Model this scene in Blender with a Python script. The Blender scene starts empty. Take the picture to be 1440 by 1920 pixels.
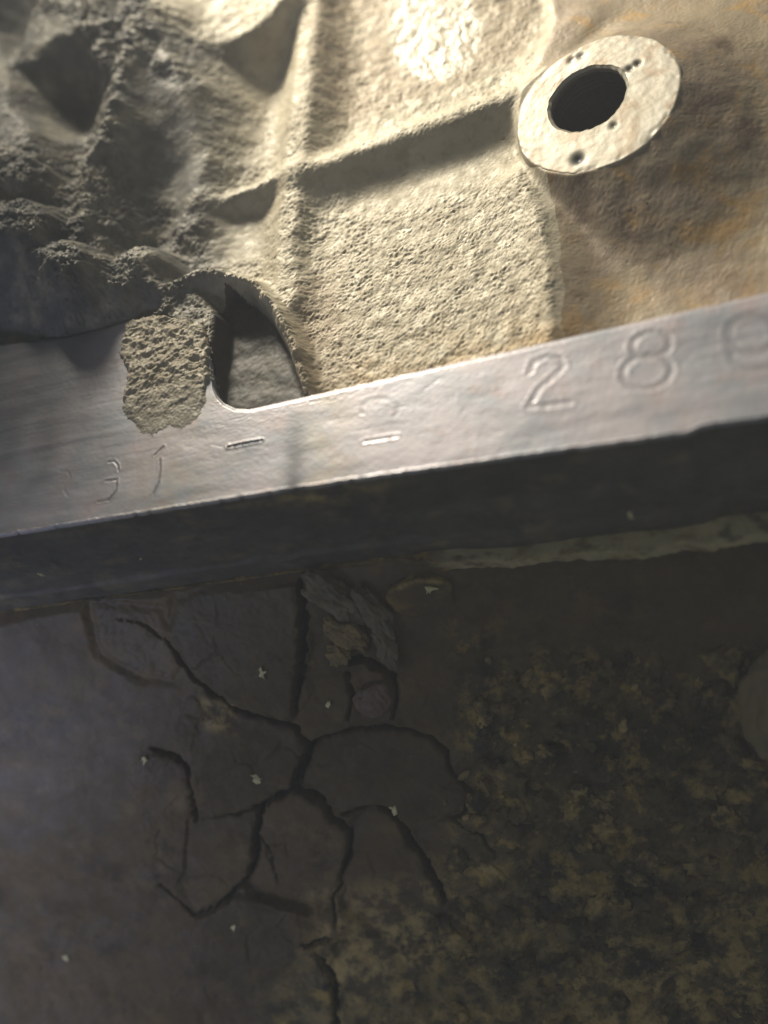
import bpy, math
import numpy as np
from mathutils import Matrix, Vector

# ------------------------------------------------------------------ camera, world, lamps
# World frame (authored in millimetres, scaled to metres when linked): X runs along the machined
# flange, Y points away over the casting, Z is the normal of the flange face.  Pixels below refer
# to the 1440 x 1920 photograph and are only used to find where a thing stands on a known plane.
W, H, F = 1440.0, 1920.0, 2400.0
DEPTH = 187.0
def unit(v): v = np.array(v, float); return v / np.linalg.norm(v)
Xc = unit((.955, .165, .25))
Nc = np.array((-.296, .50, .80)); Nc = unit(Nc - Xc * Nc.dot(Xc))
Yc = np.cross(Nc, Xc)
R = np.array([Xc, Yc, Nc])                      # camera space -> world
def ray(px, py): return R @ np.array(((px - W / 2) / F, (H / 2 - py) / F, -1.0))
CAM = -DEPTH * ray(720, 890)
def PP(px, py, q, n):                            # where the sight line meets a plane
    d = ray(px, py); n = np.asarray(n, float)
    return CAM + d * (n.dot(np.asarray(q, float) - CAM) / n.dot(d))
def P(px, py, z=0.0): return PP(px, py, (0, 0, z), (0, 0, 1))
def P2(px, py, z=0.0): return P(px, py, z)[:2]
S = 0.001
HAZE = 0.56

scene = bpy.context.scene
cam = bpy.data.cameras.new('camera'); cob = bpy.data.objects.new('camera', cam)
scene.collection.objects.link(cob)
m = Matrix.Identity(4)
for i in range(3):
    for j in range(3): m[i][j] = R[i][j]
    m[i][3] = CAM[i] * S
cob.matrix_world = m
cam.sensor_fit = 'VERTICAL'; cam.sensor_height = 36.0
cam.lens = F / H * 36.0
cam.clip_start = 0.005; cam.clip_end = 10.0
scene.camera = cob
foc = P(640, 560, -3)
cam.dof.use_dof = True
cam.dof.focus_distance = float((CAM - foc).dot(R @ np.array((0, 0, 1.0)))) * S
cam.dof.aperture_fstop = 7.0

world = bpy.data.worlds.new('World'); scene.world = world; world.use_nodes = True
bg = world.node_tree.nodes['Background']
bg.inputs[0].default_value = (.71, .74, .70, 1); bg.inputs[1].default_value = 0.185

def lamp(name, loc, target, size, power, color, shape='DISK'):
    l = bpy.data.lights.new(name, 'AREA'); l.shape = shape; l.size = size * S
    l.energy = power; l.color = color
    o = bpy.data.objects.new(name, l); scene.collection.objects.link(o)
    o.location = [c * S for c in loc]
    o.rotation_euler = (Vector(target) - Vector(loc)).to_track_quat('-Z', 'Y').to_euler()
    return o
aim = P(760, 330, 0)
_AL = math.radians(45); _md = np.array((0, -math.sin(_AL), math.cos(_AL)))
_p = PP(-40, 1270, (0, -1, -24), _md); _d = unit(_p - CAM); _r = _d - 2 * _d.dot(_md) * _md
SIDE = _p + _r * 330; SIDE_W = .06
KEY = aim + unit((-.34, .80, .50)) * 290
sp = bpy.data.lights.new('work_lamp', 'SPOT'); sp.energy = 9.8; sp.color = (1.0, .905, .73); sp.shadow_soft_size = .036
sp.spot_size = math.radians(41); sp.spot_blend = .85
so = bpy.data.objects.new('work_lamp', sp); scene.collection.objects.link(so); so.location = [c * S for c in KEY]
so.rotation_euler = (Vector(P(810, 90, 0)) - Vector(KEY)).to_track_quat('-Z', 'Y').to_euler()
side = lamp('bluish_side_fill', SIDE, _p + np.array((-62, -40, -20)), 90, SIDE_W, (.66, .70, 1.0), 'SQUARE')  # added bluish fill that lifts the left side, no source in view
side.data.spread = math.radians(38)

scene.view_settings.view_transform = 'Standard'; scene.view_settings.look = 'None'
scene.view_settings.exposure = 0.0; scene.view_settings.gamma = 1.0
scene.view_settings.use_curve_mapping = False

# ------------------------------------------------------------------ numeric helpers
def _hash(ix, iy, seed):
    h = (ix.astype(np.int64) * 374761393 + iy.astype(np.int64) * 668265263 + seed * 1442695041) & 0xFFFFFFFF
    h = ((h ^ (h >> 13)) * 1274126177) & 0xFFFFFFFF
    h = h ^ (h >> 16)
    return (h & 0xFFFF) / 65535.0
def gn(x, y, seed=0):                            # gradient noise, about -0.7..0.7
    x = np.asarray(x, float); y = np.asarray(y, float)
    xi = np.floor(x); yi = np.floor(y); fx = x - xi; fy = y - yi
    u = fx * fx * fx * (fx * (fx * 6 - 15) + 10); v = fy * fy * fy * (fy * (fy * 6 - 15) + 10)
    def g(ax, ay):
        a = _hash(xi + ax, yi + ay, seed) * 2 * math.pi
        return np.cos(a) * (fx - ax) + np.sin(a) * (fy - ay)
    n0 = g(0, 0) * (1 - u) + g(1, 0) * u
    n1 = g(0, 1) * (1 - u) + g(1, 1) * u
    return n0 * (1 - v) + n1 * v
def fbm(x, y, seed=0, octv=4, gain=.5):
    s = 0; a = 1.0; f = 1.0
    for k in range(octv):
        s = s + a * gn(x * f + 17.3 * k, y * f - 9.1 * k, seed + k); a *= gain; f *= 2.03
    return s
def sstep(a, b, x):
    t = np.clip((x - a) / (b - a), 0, 1); return t * t * (3 - 2 * t)
def smax(a, b, k):
    h = np.clip(.5 + .5 * (a - b) / k, 0, 1); return b * (1 - h) + a * h + k * h * (1 - h)
def smin(a, b, k): return -smax(-a, -b, k)
def seg(U, V, a, b):
    ax, ay = a; bx, by = b; dx, dy = bx - ax, by - ay
    t = np.clip(((U - ax) * dx + (V - ay) * dy) / max(dx * dx + dy * dy, 1e-12), 0, 1)
    return np.hypot(U - ax - t * dx, V - ay - t * dy), t
def polyline(U, V, pts):                         # distance and running value (third coordinate)
    best = np.full(U.shape, 1e9); val = np.zeros(U.shape)
    for a, b in zip(pts[:-1], pts[1:]):
        d, t = seg(U, V, a[:2], b[:2])
        if len(a) > 2:
            val = np.where(d < best, a[2] + (b[2] - a[2]) * t, val)
        best = np.minimum(best, d)
    return best, val
def polygon(U, V, pts):                          # signed distance, positive inside
    best = np.full(U.shape, 1e9); ins = np.zeros(U.shape, bool); n = len(pts)
    for i in range(n):
        a = pts[i]; b = pts[(i + 1) % n]
        best = np.minimum(best, seg(U, V, a, b)[0])
        if a[1] != b[1]:
            c = ((a[1] > V) != (b[1] > V)) & (U < (b[0] - a[0]) * (V - a[1]) / (b[1] - a[1]) + a[0])
            ins ^= c
    return np.where(ins, best, -best)

# ------------------------------------------------------------------ object helpers
def link(o, parent=None):
    scene.collection.objects.link(o)
    if parent is not None: o.parent = parent
    return o
def tag(o, label=None, cat=None, group=None, kind=None):
    if label: o['label'] = label
    if cat: o['category'] = cat
    if group: o['group'] = group
    if kind: o['kind'] = kind
    return o
def empty(name, loc, label, cat, group=None):
    o = bpy.data.objects.new(name, None); o.empty_display_size = .01
    link(o); tag(o, label, cat, group); return o      # stays at the world origin so its parts need no offset
def mesh_np(name, verts, quads, mat, parent=None, normals=None, attrs=None, smooth=True):
    me = bpy.data.meshes.new(name); nv = len(verts); nf = len(quads); k = quads.shape[1]
    me.vertices.add(nv); me.vertices.foreach_set('co', (np.asarray(verts, float) * S).astype(np.float32).ravel())
    me.loops.add(nf * k); me.loops.foreach_set('vertex_index', quads.astype(np.int32).ravel())
    me.polygons.add(nf); me.polygons.foreach_set('loop_start', np.arange(0, nf * k, k, dtype=np.int32))
    me.update(calc_edges=True)
    me.polygons.foreach_set('use_smooth', np.full(nf, smooth, bool))
    for an, av in (attrs or {}).items():
        at = me.attributes.new(an, 'FLOAT', 'POINT'); at.data.foreach_set('value', av.astype(np.float32).ravel())
    me.materials.append(mat)
    if normals is not None: me.normals_split_custom_set_from_vertices(normals.astype(float).tolist())
    o = bpy.data.objects.new(name, me); return link(o, parent)
def grid_normals(Pn):
    du = np.gradient(Pn, axis=1); dv = np.gradient(Pn, axis=0)
    n = np.cross(du, dv); n /= np.maximum(np.linalg.norm(n, axis=2, keepdims=True), 1e-12); return n
def grid_part(name, Pn, fmask, mat, parent, attrs=None, Nn=None):
    ny, nx = Pn.shape[:2]
    idx = np.arange(ny * nx).reshape(ny, nx)
    q = np.stack([idx[:-1, :-1], idx[:-1, 1:], idx[1:, 1:], idx[1:, :-1]], -1)
    q = q[fmask] if fmask is not None else q.reshape(-1, 4)
    if len(q) == 0: return None
    used = np.unique(q); rem = np.zeros(ny * nx, np.int64); rem[used] = np.arange(len(used))
    if Nn is None: Nn = grid_normals(Pn)
    at = {k: v.ravel()[used] for k, v in (attrs or {}).items()}
    return mesh_np(name, Pn.reshape(-1, 3)[used], rem[q], mat, parent, Nn.reshape(-1, 3)[used], at)
_ico = {}
def icosphere(sub):
    if sub in _ico: return _ico[sub]
    t = (1 + 5 ** .5) / 2
    v = [(-1, t, 0), (1, t, 0), (-1, -t, 0), (1, -t, 0), (0, -1, t), (0, 1, t), (0, -1, -t), (0, 1, -t), (t, 0, -1), (t, 0, 1), (-t, 0, -1), (-t, 0, 1)]
    f = [(0, 11, 5), (0, 5, 1), (0, 1, 7), (0, 7, 10), (0, 10, 11), (1, 5, 9), (5, 11, 4), (11, 10, 2), (10, 7, 6), (7, 1, 8), (3, 9, 4), (3, 4, 2), (3, 2, 6), (3, 6, 8), (3, 8, 9), (4, 9, 5), (2, 4, 11), (6, 2, 10), (8, 6, 7), (9, 8, 1)]
    v = [tuple(unit(a)) for a in v]
    for _ in range(sub):
        mid = {}; nf = []
        def md(a, b):
            key = (min(a, b), max(a, b))
            if key not in mid:
                v.append(tuple(unit(np.add(v[a], v[b])))); mid[key] = len(v) - 1
            return mid[key]
        for a, b, c in f:
            ab, bc, ca = md(a, b), md(b, c), md(c, a)
            nf += [(a, ab, ca), (b, bc, ab), (c, ca, bc), (ab, bc, ca)]
        f = nf
    _ico[sub] = (np.array(v), np.array(f)); return _ico[sub]
def noise3(p, freq, seed):
    x, y, z = p[:, 0] * freq, p[:, 1] * freq, p[:, 2] * freq
    return (gn(x + .61 * z, y - .47 * z + 3.1, seed) + gn(y + .53 * x, z - .66 * x + 7.7, seed + 11) + gn(z + .58 * y, x - .49 * y - 5.2, seed + 23)) * .6
def shard(name, center, axes, r, thick, seed, mat, parent=None, long=1.0):
    g = np.random.default_rng(seed); n = 14
    a = np.sort(g.uniform(0, 2 * math.pi, n)); rad = r * g.uniform(.35, 1.15, n)
    ring = np.stack([np.cos(a) * rad * long, np.sin(a) * rad / long], -1)
    bend = g.uniform(-.5, .5, 2)
    def lay(sc, z): q = ring * sc; return np.column_stack([q, z + bend[0] * q[:, 0] ** 2 / r * .6 + bend[1] * q[:, 1] + g.normal(0, .05 * r, n)])
    v = np.concatenate([[[0, 0, -thick * .5]], lay(.9, -thick * .5), lay(1.0, 0), lay(.8, thick * .5), [[0, 0, thick * .6]]])
    f = []
    for i in range(n):
        j = (i + 1) % n
        f.append((0, 1 + j, 1 + i))
        for k in range(2):
            b0 = 1 + k * n; f += [(b0 + i, b0 + j, b0 + n + j), (b0 + i, b0 + n + j, b0 + n + i)]
        f.append((1 + 2 * n + i, 1 + 2 * n + j, 1 + 3 * n))
    return mesh_np(name, np.asarray(center) + v @ np.asarray(axes), np.array(f), mat, parent, smooth=False)
def blob_verts(center, axes, radii, amp, freq, seed, sub):
    v, f = icosphere(sub)
    d = 1 + amp * noise3(v, freq, seed) + amp * .5 * noise3(v, freq * 2.3, seed + 5) + amp * .25 * noise3(v, freq * 5, seed + 9)
    q = v * d[:, None] * np.array(radii)
    return np.asarray(center) + q @ np.asarray(axes), f
def blob(name, center, axes, radii, amp, freq, seed, sub, mat, parent=None):
    v, f = blob_verts(center, axes, radii, amp, freq, seed, sub)
    return mesh_np(name, v, f, mat, parent)

# ------------------------------------------------------------------ materials
def new_mat(name):
    mt = bpy.data.materials.new(name); mt.use_nodes = True
    nt = mt.node_tree; b = nt.nodes['Principled BSDF']; return mt, nt, b
class NT:
    def __init__(s, nt): s.nt = nt; s.co = nt.nodes.new('ShaderNodeTexCoord').outputs['Object']
    def n(s, t, **kw):
        nd = s.nt.nodes.new(t)
        for k, v in kw.items(): setattr(nd, k, v)
        return nd
    def l(s, a, b): s.nt.links.new(a, b)
    def mapped(s, scale, rot=(0, 0, 0)):
        mp = s.n('ShaderNodeMapping'); mp.inputs['Scale'].default_value = scale; mp.inputs['Rotation'].default_value = rot
        s.l(s.co, mp.inputs[0]); return mp.outputs[0]
    def noise(s, scale, detail=4, rough=.55, vec=None, dist=0):
        nd = s.n('ShaderNodeTexNoise'); nd.inputs['Scale'].default_value = scale; nd.inputs['Detail'].default_value = detail
        nd.inputs['Roughness'].default_value = rough; nd.inputs['Distortion'].default_value = dist
        s.l(vec if vec is not None else s.co, nd.inputs['Vector']); return nd.outputs['Fac']
    def voro(s, scale, vec=None):
        nd = s.n('ShaderNodeTexVoronoi'); nd.inputs['Scale'].default_value = scale
        s.l(vec if vec is not None else s.co, nd.inputs['Vector']); return nd.outputs['Distance']
    def ramp(s, fac, a, b, v0=0, v1=1):
        nd = s.n('ShaderNodeMapRange'); nd.interpolation_type = 'SMOOTHSTEP'
        nd.inputs['From Min'].default_value = a; nd.inputs['From Max'].default_value = b
        nd.inputs['To Min'].default_value = v0; nd.inputs['To Max'].default_value = v1
        s.l(fac, nd.inputs['Value']); return nd.outputs[0]
    def mix(s, fac, c1, c2):
        nd = s.n('ShaderNodeMix', data_type='RGBA')
        if isinstance(fac, (int, float)): nd.inputs[0].default_value = fac
        else: s.l(fac, nd.inputs[0])
        for c, i in ((c1, 6), (c2, 7)):
            if isinstance(c, tuple): nd.inputs[i].default_value = (*c, 1)
            else: s.l(c, nd.inputs[i])
        return nd.outputs[2]
    def math(s, op, a, b):
        nd = s.n('ShaderNodeMath', operation=op)
        for k, x in enumerate((a, b)):
            if isinstance(x, (int, float)): nd.inputs[k].default_value = x
            else: s.l(x, nd.inputs[k])
        return nd.outputs[0]
    def attr(s, name):
        nd = s.n('ShaderNodeAttribute'); nd.attribute_name = name; return nd.outputs['Fac']
    def bump(s, hgt, dist, strength, b, prev=None):
        nd = s.n('ShaderNodeBump'); nd.inputs['Distance'].default_value = dist * S; nd.inputs['Strength'].default_value = strength
        s.l(hgt, nd.inputs['Height'])
        if prev is not None: s.l(prev, nd.inputs['Normal'])
        if b is not None: s.l(nd.outputs[0], b.inputs['Normal'])
        return nd.outputs[0]

def mat_cast():                                   # oxidised sand-cast aluminium, oil and rust stained
    mt, nt, b = new_mat('cast_aluminium'); t = NT(nt)
    c = t.mix(t.ramp(t.noise(90, 5), .35, .68), (.40, .36, .27), (.50, .46, .36))
    c = t.mix(t.math('MULTIPLY', t.ramp(t.noise(420, 5, .65), .46, .66), .55), c, (.27, .225, .15))
    rust = t.math('MULTIPLY', t.attr('rust'), t.ramp(t.noise(160, 6, .62), .34, .62))
    c = t.mix(rust, c, (.46, .275, .085))
    c = t.mix(t.math('MULTIPLY', t.attr('stain'), t.ramp(t.noise(110, 5, .6), .2, .6, .45, 1.0)), c, (.235, .165, .10))
    c = t.mix(t.math('MULTIPLY', t.attr('dirt_shade'), t.ramp(t.noise(200, 5), .25, .6, .55, 1.0)), c, (.060, .068, .078))  # oil darkening together with painted blue-grey shade
    t.l(c, b.inputs['Base Color'])
    b.inputs['Metallic'].default_value = .08
    t.l(t.ramp(t.noise(500, 3), .3, .7, .5, .72), b.inputs['Roughness'])
    t.l(t.math('MULTIPLY', t.attr('film'), .9), b.inputs['Coat Weight']); b.inputs['Coat Roughness'].default_value = .36
    p = t.bump(t.noise(2600, 3, .6), .05, .55, None)
    t.bump(t.noise(1100, 4, .6, t.mapped((1, 1.4, 1)), .8), .16, .6, b, p)
    return mt
def mat_web():                                    # smoother stained wall beyond the pocket
    mt, nt, b = new_mat('stained_casting'); t = NT(nt)
    c = t.mix(t.ramp(t.noise(55, 5, .6), .35, .65), (.235, .185, .135), (.285, .235, .16))
    c = t.mix(t.ramp(t.noise(140, 6, .65, dist=.6), .50, .70), c, (.34, .225, .10))
    c = t.mix(t.ramp(t.noise(95, 6, .7), .52, .68), c, (.165, .12, .085))
    c = t.mix(t.math('MULTIPLY', t.attr('rust'), t.ramp(t.noise(190, 6, .65), .42, .62, 0, .75)), c, (.47, .28, .085))
    c = t.mix(t.ramp(t.noise(700, 3, .5), .70, .76), c, (.07, .055, .045))
    t.l(c, b.inputs['Base Color']); b.inputs['Roughness'].default_value = .55; b.inputs['Metallic'].default_value = .1
    p = t.bump(t.noise(900, 5, .65), .10, .35, None)
    t.bump(t.noise(160, 4), .5, .4, b, p); return mt
def mat_machined():                               # milled face, hazy with oil and heat tint
    mt, nt, b = new_mat('machined_aluminium'); t = NT(nt)
    c = t.mix(t.ramp(t.noise(70, 4, .6), .38, .64), (.41, .385, .42), (.315, .33, .37))
    c = t.mix(t.math('MULTIPLY', t.ramp(t.noise(130, 5, .65), .52, .66), .5), c, (.40, .315, .315))
    c = t.mix(t.math('MULTIPLY', t.attr('stain'), t.ramp(t.noise(210, 6, .7), .35, .62)), c, (.35, .30, .22))
    str_ = t.noise(300, 5, .7, t.mapped((.12, 1.6, 1), (0, 0, .04)))
    c = t.mix(t.ramp(str_, .55, .75, 0, .35), c, (.52, .51, .50))
    c = t.mix(t.ramp(t.noise(260, 6, .7, t.mapped((.35, 1, 1))), .62, .72, 0, .6), c, (.17, .165, .16))
    c = t.mix(t.attr('dirt_shade'), c, (.065, .07, .078))  # dirt in the stamped marks, and shade painted on the left end
    t.l(c, b.inputs['Base Color']); b.inputs['Metallic'].default_value = .35
    t.l(t.ramp(str_, .3, .7, .34, .55), b.inputs['Roughness'])
    p = t.bump(str_, .05, .35, None)
    p = t.bump(t.noise(1100, 5, .7, t.mapped((.5, 1, 1))), .05, .35, None, p)
    t.bump(t.noise(150, 3), .35, .25, b, p); return mt
def mat_boss():
    mt, nt, b = new_mat('spot_faced_boss'); t = NT(nt)
    c = t.mix(t.ramp(t.noise(160, 5, .6), .35, .65), (.34, .32, .265), (.27, .24, .18))
    c = t.mix(t.ramp(t.noise(420, 5, .7), .58, .70), c, (.27, .225, .16))
    c = t.mix(t.attr('stain'), c, (.225, .165, .10))
    c = t.mix(t.attr('dirt_shade'), c, (.035, .04, .045))
    t.l(c, b.inputs['Base Color']); b.inputs['Roughness'].default_value = .5; b.inputs['Metallic'].default_value = .2
    p = t.bump(t.noise(700, 5, .65, t.mapped((.5, 1.2, 1))), .08, .28, None)
    t.bump(t.noise(2600, 3), .04, .4, b, p); return mt
def mat_grime(name, c1, c2, c3, rough, spots=.6, coat=0.0, bmp=1.0):
    mt, nt, b = new_mat(name); t = NT(nt)
    c = t.mix(t.ramp(t.noise(60, 6, .68), .38, .62), c1, c2)
    c = t.mix(t.ramp(t.noise(95, 7, .72, dist=.5), .50, .66, 0, .8), c, tuple(.45 * v for v in c1))
    c = t.mix(t.math('MULTIPLY', t.ramp(t.noise(170, 6, .68), .50, .68), spots), c, c3)
    c = t.mix(t.math('MULTIPLY', t.attr('tone'), .6), c, tuple(.42 * v for v in c1))
    e = t.mix(t.ramp(t.noise(130, 6, .65), .38, .62), (.015, .018, .012), (.098, .074, .030))
    e = t.mix(t.ramp(t.noise(190, 6, .7), .50, .66), e, (.31, .225, .07))
    c = t.mix(t.attr('earthy'), c, e)
    c = t.mix(t.math('MULTIPLY', t.attr('ochre'), t.ramp(t.noise(230, 6, .7), .42, .62)), c, (.40, .305, .125))
    c = t.mix(t.ramp(t.noise(520, 5, .65), .56, .74, 0, .55), c, (.016, .016, .013))
    c = t.mix(t.ramp(t.noise(1300, 3, .5), .71, .77, 0, .4), c, (.28, .25, .18))
    t.l(c, b.inputs['Base Color'])
    r = t.ramp(t.noise(240, 4), .3, .7, rough - .08, rough + .12)
    t.l(r, b.inputs['Roughness'])
    t.l(t.math('MULTIPLY', t.attr('film'), .45), b.inputs['Coat Weight']); b.inputs['Coat Roughness'].default_value = .55
    p = t.bump(t.noise(2400, 5, .75), .10, .8 * bmp, None)
    t.bump(t.noise(420, 6, .68), .22, .4 * bmp, b, p); return mt
def mat_plain(name, c1, c2, scale=400, rough=.7):
    mt, nt, b = new_mat(name); t = NT(nt)
    t.l(t.mix(t.ramp(t.noise(scale, 5, .65), .35, .65), c1, c2), b.inputs['Base Color'])
    b.inputs['Roughness'].default_value = rough
    t.bump(t.noise(scale * 3, 4), .08, .5, b); return mt
CAST = mat_cast(); WEB = mat_web(); MACH = mat_machined(); BOSS = mat_boss()
GRIME = mat_grime('caked_grime', (.064, .045, .020), (.094, .064, .028), (.16, .11, .042), .76)
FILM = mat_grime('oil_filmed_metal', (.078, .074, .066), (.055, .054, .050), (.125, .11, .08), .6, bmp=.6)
DEBRIS = mat_plain('dry_debris', (.17, .15, .10), (.085, .078, .058), 320, .85)
UNDER = mat_plain('wet_black_underlayer', (.010, .016, .017), (.022, .026, .022), 300, .5)
CRUST = PLATE = GRIME
GASK = mat_grime('dusty_gasket', (.42, .38, .23), (.27, .255, .165), (.52, .45, .27), .8)
CHIP = mat_plain('pale_flake', (.62, .58, .34), (.38, .34, .20), 900, .6)
OCHRE = mat_plain('ochre_clod', (.22, .165, .07), (.14, .11, .055), 500, .8)
RECESS = mat_plain('shaded_recess', (.085, .078, .062), (.045, .044, .040), 260, .6)  # shadow inside the recess painted as its dark colour
PINK = mat_plain('reddish_pebble', (.135, .088, .070), (.085, .06, .048), 350, .6)
OLIVE = mat_plain('olive_lump', (.17, .155, .085), (.21, .155, .085), 120, .7)

# ------------------------------------------------------------------ the casting behind the flange
zb = 2.0
Cb = P(1117, 193, zb)
nb = R @ unit((-.47, .42, .775)); eb1 = unit(np.cross(nb, R @ np.array((0, 0, 1.0)))); eb2 = np.cross(nb, eb1)
fwd = R @ np.array((0, 0, -1.0)); mmpx = (Cb - CAM).dot(fwd) / F
R1 = 163 * mmpx; RH = 75 * mmpx
Chh = PP(1101, 184, Cb, nb)
print('boss', Cb, R1, RH, 'axis', nb)
casing = empty('engine_casing', (0, 0, 0), 'sand-cast aluminium engine casing with ribs, bolt boss and stamped machined flange', 'engine casing')
x0, x1 = -86.0, 62.0; y0, y1 = 2.0, 118.0; st = 0.212
corn = [P2(px, py, z) for px in (-50, 1490) for py in (-50,) for z in (-9, 0)]
x0 = min(P2(-60, -60, -6)[0], P2(-60, 700, 0)[0]) - 24; x1 = max(P2(1500, 560, -9)[0], P2(1500, -60, -9)[0]) + 14
y1 = max(P2(-60, -60, 0)[1], P2(1500, -60, -9)[1]) + 22
gx = np.arange(x0, x1, st); gy = np.arange(y0, y1, st)
U, V = np.meshgrid(gx, gy)
print('body grid', U.shape, x0, x1, y0, y1)
def ZP(pts, z): return [P2(a[0], a[1], z) for a in pts]
def L3(pts): return [(*P2(a, b, z), z) for a, b, z in pts]
lft = sstep(P2(520, 300)[0], P2(300, 300)[0], U)
wob = (.35 + .3 * lft) * gn(U / 5, V / 5, 71) + 1.2 * lft * gn(U / 11, V / 11, 72)
wob2 = (.35 + .3 * lft) * gn(U / 5, V / 5, 83) + 1.2 * lft * gn(U / 11, V / 11, 84)
Uw, Vw = U + wob, V + wob2
h = np.full(U.shape, -9.0) + .25 * gn(U / 14, V / 14, 3)
rough = np.full(U.shape, .25)                     # how strongly the sand texture shows
dirt_shade = np.zeros(U.shape)
def plateau(pts, z, slope, k, zpts=None, tilt=None):
    global h
    s = polygon(Uw, Vw, ZP(pts, z if zpts is None else zpts))
    f = z - slope * np.maximum(-s, 0)
    if tilt is not None:
        c = np.mean(np.array(ZP(pts, z)), 0); f = f + (U - c[0]) * tilt[0] + (V - c[1]) * tilt[1]
    h = smax(h, f, k); return s
def ridge(pts, hw, slope, k):
    global h
    d, z = polyline(Uw, Vw, L3(pts))
    h = smax(h, z - slope * np.maximum(d - hw, 0), k); return d
px = DEPTH / F                                    # mm per pixel near the flange
# block of casting that holds both pockets, standing above the stained wall on the right
Lp = [P2(900, 268, .5), P2(1100, 195, .5), P2(1262, 132, .5), P2(1440, 62, .5), P2(1800, -80, .5)]
yl_ = np.interp(Uw, [a[0] for a in Lp], [a[1] for a in Lp]); dfr = yl_ - Vw
dec = np.interp(U, [P2(1200, 160)[0], P2(1420, 70)[0]], [8.0, 34.0])
h = np.where(dfr > 0, -7.0 + 6.2 * np.exp(-np.maximum(dfr, 0) / dec), -.8 + .05 * dfr) + .35 * fbm(U / 9, V / 9, 3, 3)
_bx = U - Cb[0]; _by = V - Cb[1]; _br = np.hypot(_bx, _by) + 1e-6
_ze = Cb[2] - R1 * (_bx / _br * nb[0] + _by / _br * nb[1]) / nb[2]
_sl = np.interp(_bx / _br - .2 * _by / _br, [-.6, .1, .6], [1.5, .60, .42])
h = smax(h, np.minimum(_ze - .35 - _sl * (_br - R1) + .35 * fbm(U / 6, V / 6, 4, 3), 6.5), 2.5)
s_block = plateau([(300, -250), (985, -250), (1012, -30), (1030, 60), (1000, 150), (965, 235), (985, 300), (1022, 390), (1034, 500), (1040, 660), (1040, 900), (200, 1000), (-200, 900), (-300, 300), (-300, -250)], -3.8, 2.2, 1.8)
inb = sstep(-1.2, .6, s_block)
h = h * (1 - inb) + inb * np.minimum(h, -3.8)
rough = np.maximum(rough, sstep(-1.5, 1.0, s_block))
s_up = plateau([(640, -250), (985, -250), (1010, -30), (1024, 60), (960, 130), (640, 250)], -2.4, .8, 1.5, tilt=(.0, .13))
# raised floor top left with a shaded slope toward the camera
s_floor = plateau([(285, -200), (560, -200), (545, -20), (500, 30), (440, 72), (370, 88), (312, 88)], 6.0, 2.0, 2.0, tilt=(0, .05))
# low right-hand shoulder of the main pocket, catching the light
d = ridge([(972, 330, -2.0), (1005, 400, -2.0), (1025, 500, -2.6), (1030, 610, -3.2)], .3, .45, 1.2)
# ribs
d_ribC = ridge([(598, -160, 2.6), (580, 40, 2.2), (566, 180, 1.6), (552, 300, .6), (540, 400, -.6), (532, 480, -1.2), (540, 560, -1.6)], 1.6, 1.0, 2.6)
d_ribD = ridge([(560, 318, .4), (700, 268, .6), (850, 215, .6), (950, 178, .2), (1030, 150, -.8)], 1.2, 1.05, 3.6)
d_join = ridge([(1005, 165, -.8), (1035, 110, -.9), (1062, 66, -1.1), (1100, 30, -1.4)], 2.2, .6, 2.0)
d_ribE = ridge([(545, 318, .2), (470, 352, -.2), (385, 385, -.8)], .7, 1.5, 1.8)
# left side: tall fin, lug and knobs standing well above the flange
d_fin = ridge([(252, -20, 15.0), (240, 60, 14.0), (205, 200, 11.5), (165, 330, 9.0), (140, 440, 7.0)], .3, 1.05, 2.0)
d_fin2 = ridge([(268, 20, 13.0), (325, 170, 8.0), (372, 290, 2.5), (350, 430, -.6)], 1.6, .85, 4.0)
s_lug = plateau([(22, 100), (45, 45), (105, -30), (190, -60), (205, 40), (188, 105), (150, 62), (105, 72), (60, 104)], 14.0, 2.4, 1.2, tilt=(.10, .15))
s_lug2 = plateau([(-160, 60), (-10, 60), (12, 110), (20, 200), (48, 240), (40, 330), (-160, 360)], 13.0, 1.3, 3.0)
s_sh = ridge([(-160, 330, 18.0), (-40, 390, 13.0), (18, 420, 10.5), (112, 496, 8.6), (205, 520, 5.0), (262, 520, 3.0)], 1.0, 1.15, 2.5)  # outer end raised out of view so that it shades the flange
def knob(cx, cy, z, r, hgt, k=1.0):
    global h
    c = P2(cx, cy, z); dd = np.hypot(Uw - c[0], (Vw - c[1])) / r * (1 + .22 * gn(U / 3.5, V / 3.5, 67))
    f = z - hgt * (1 - np.sqrt(np.clip(1 - (dd * .92) ** 2, 0, 1))) - np.maximum(dd - 1, 0) * hgt * 2.2
    h = smax(h, f, k); return dd
k1 = knob(18, 404, 12.4, 6.2, 4.5, 1.6); k2 = knob(112, 478, 10.4, 4.8, 3.6, 1.4); k3 = knob(250, 478, 5.0, 4.0, 3.0, 1.2); k4 = knob(284, 528, 3.0, 1.6, 2.2, .5)
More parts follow.
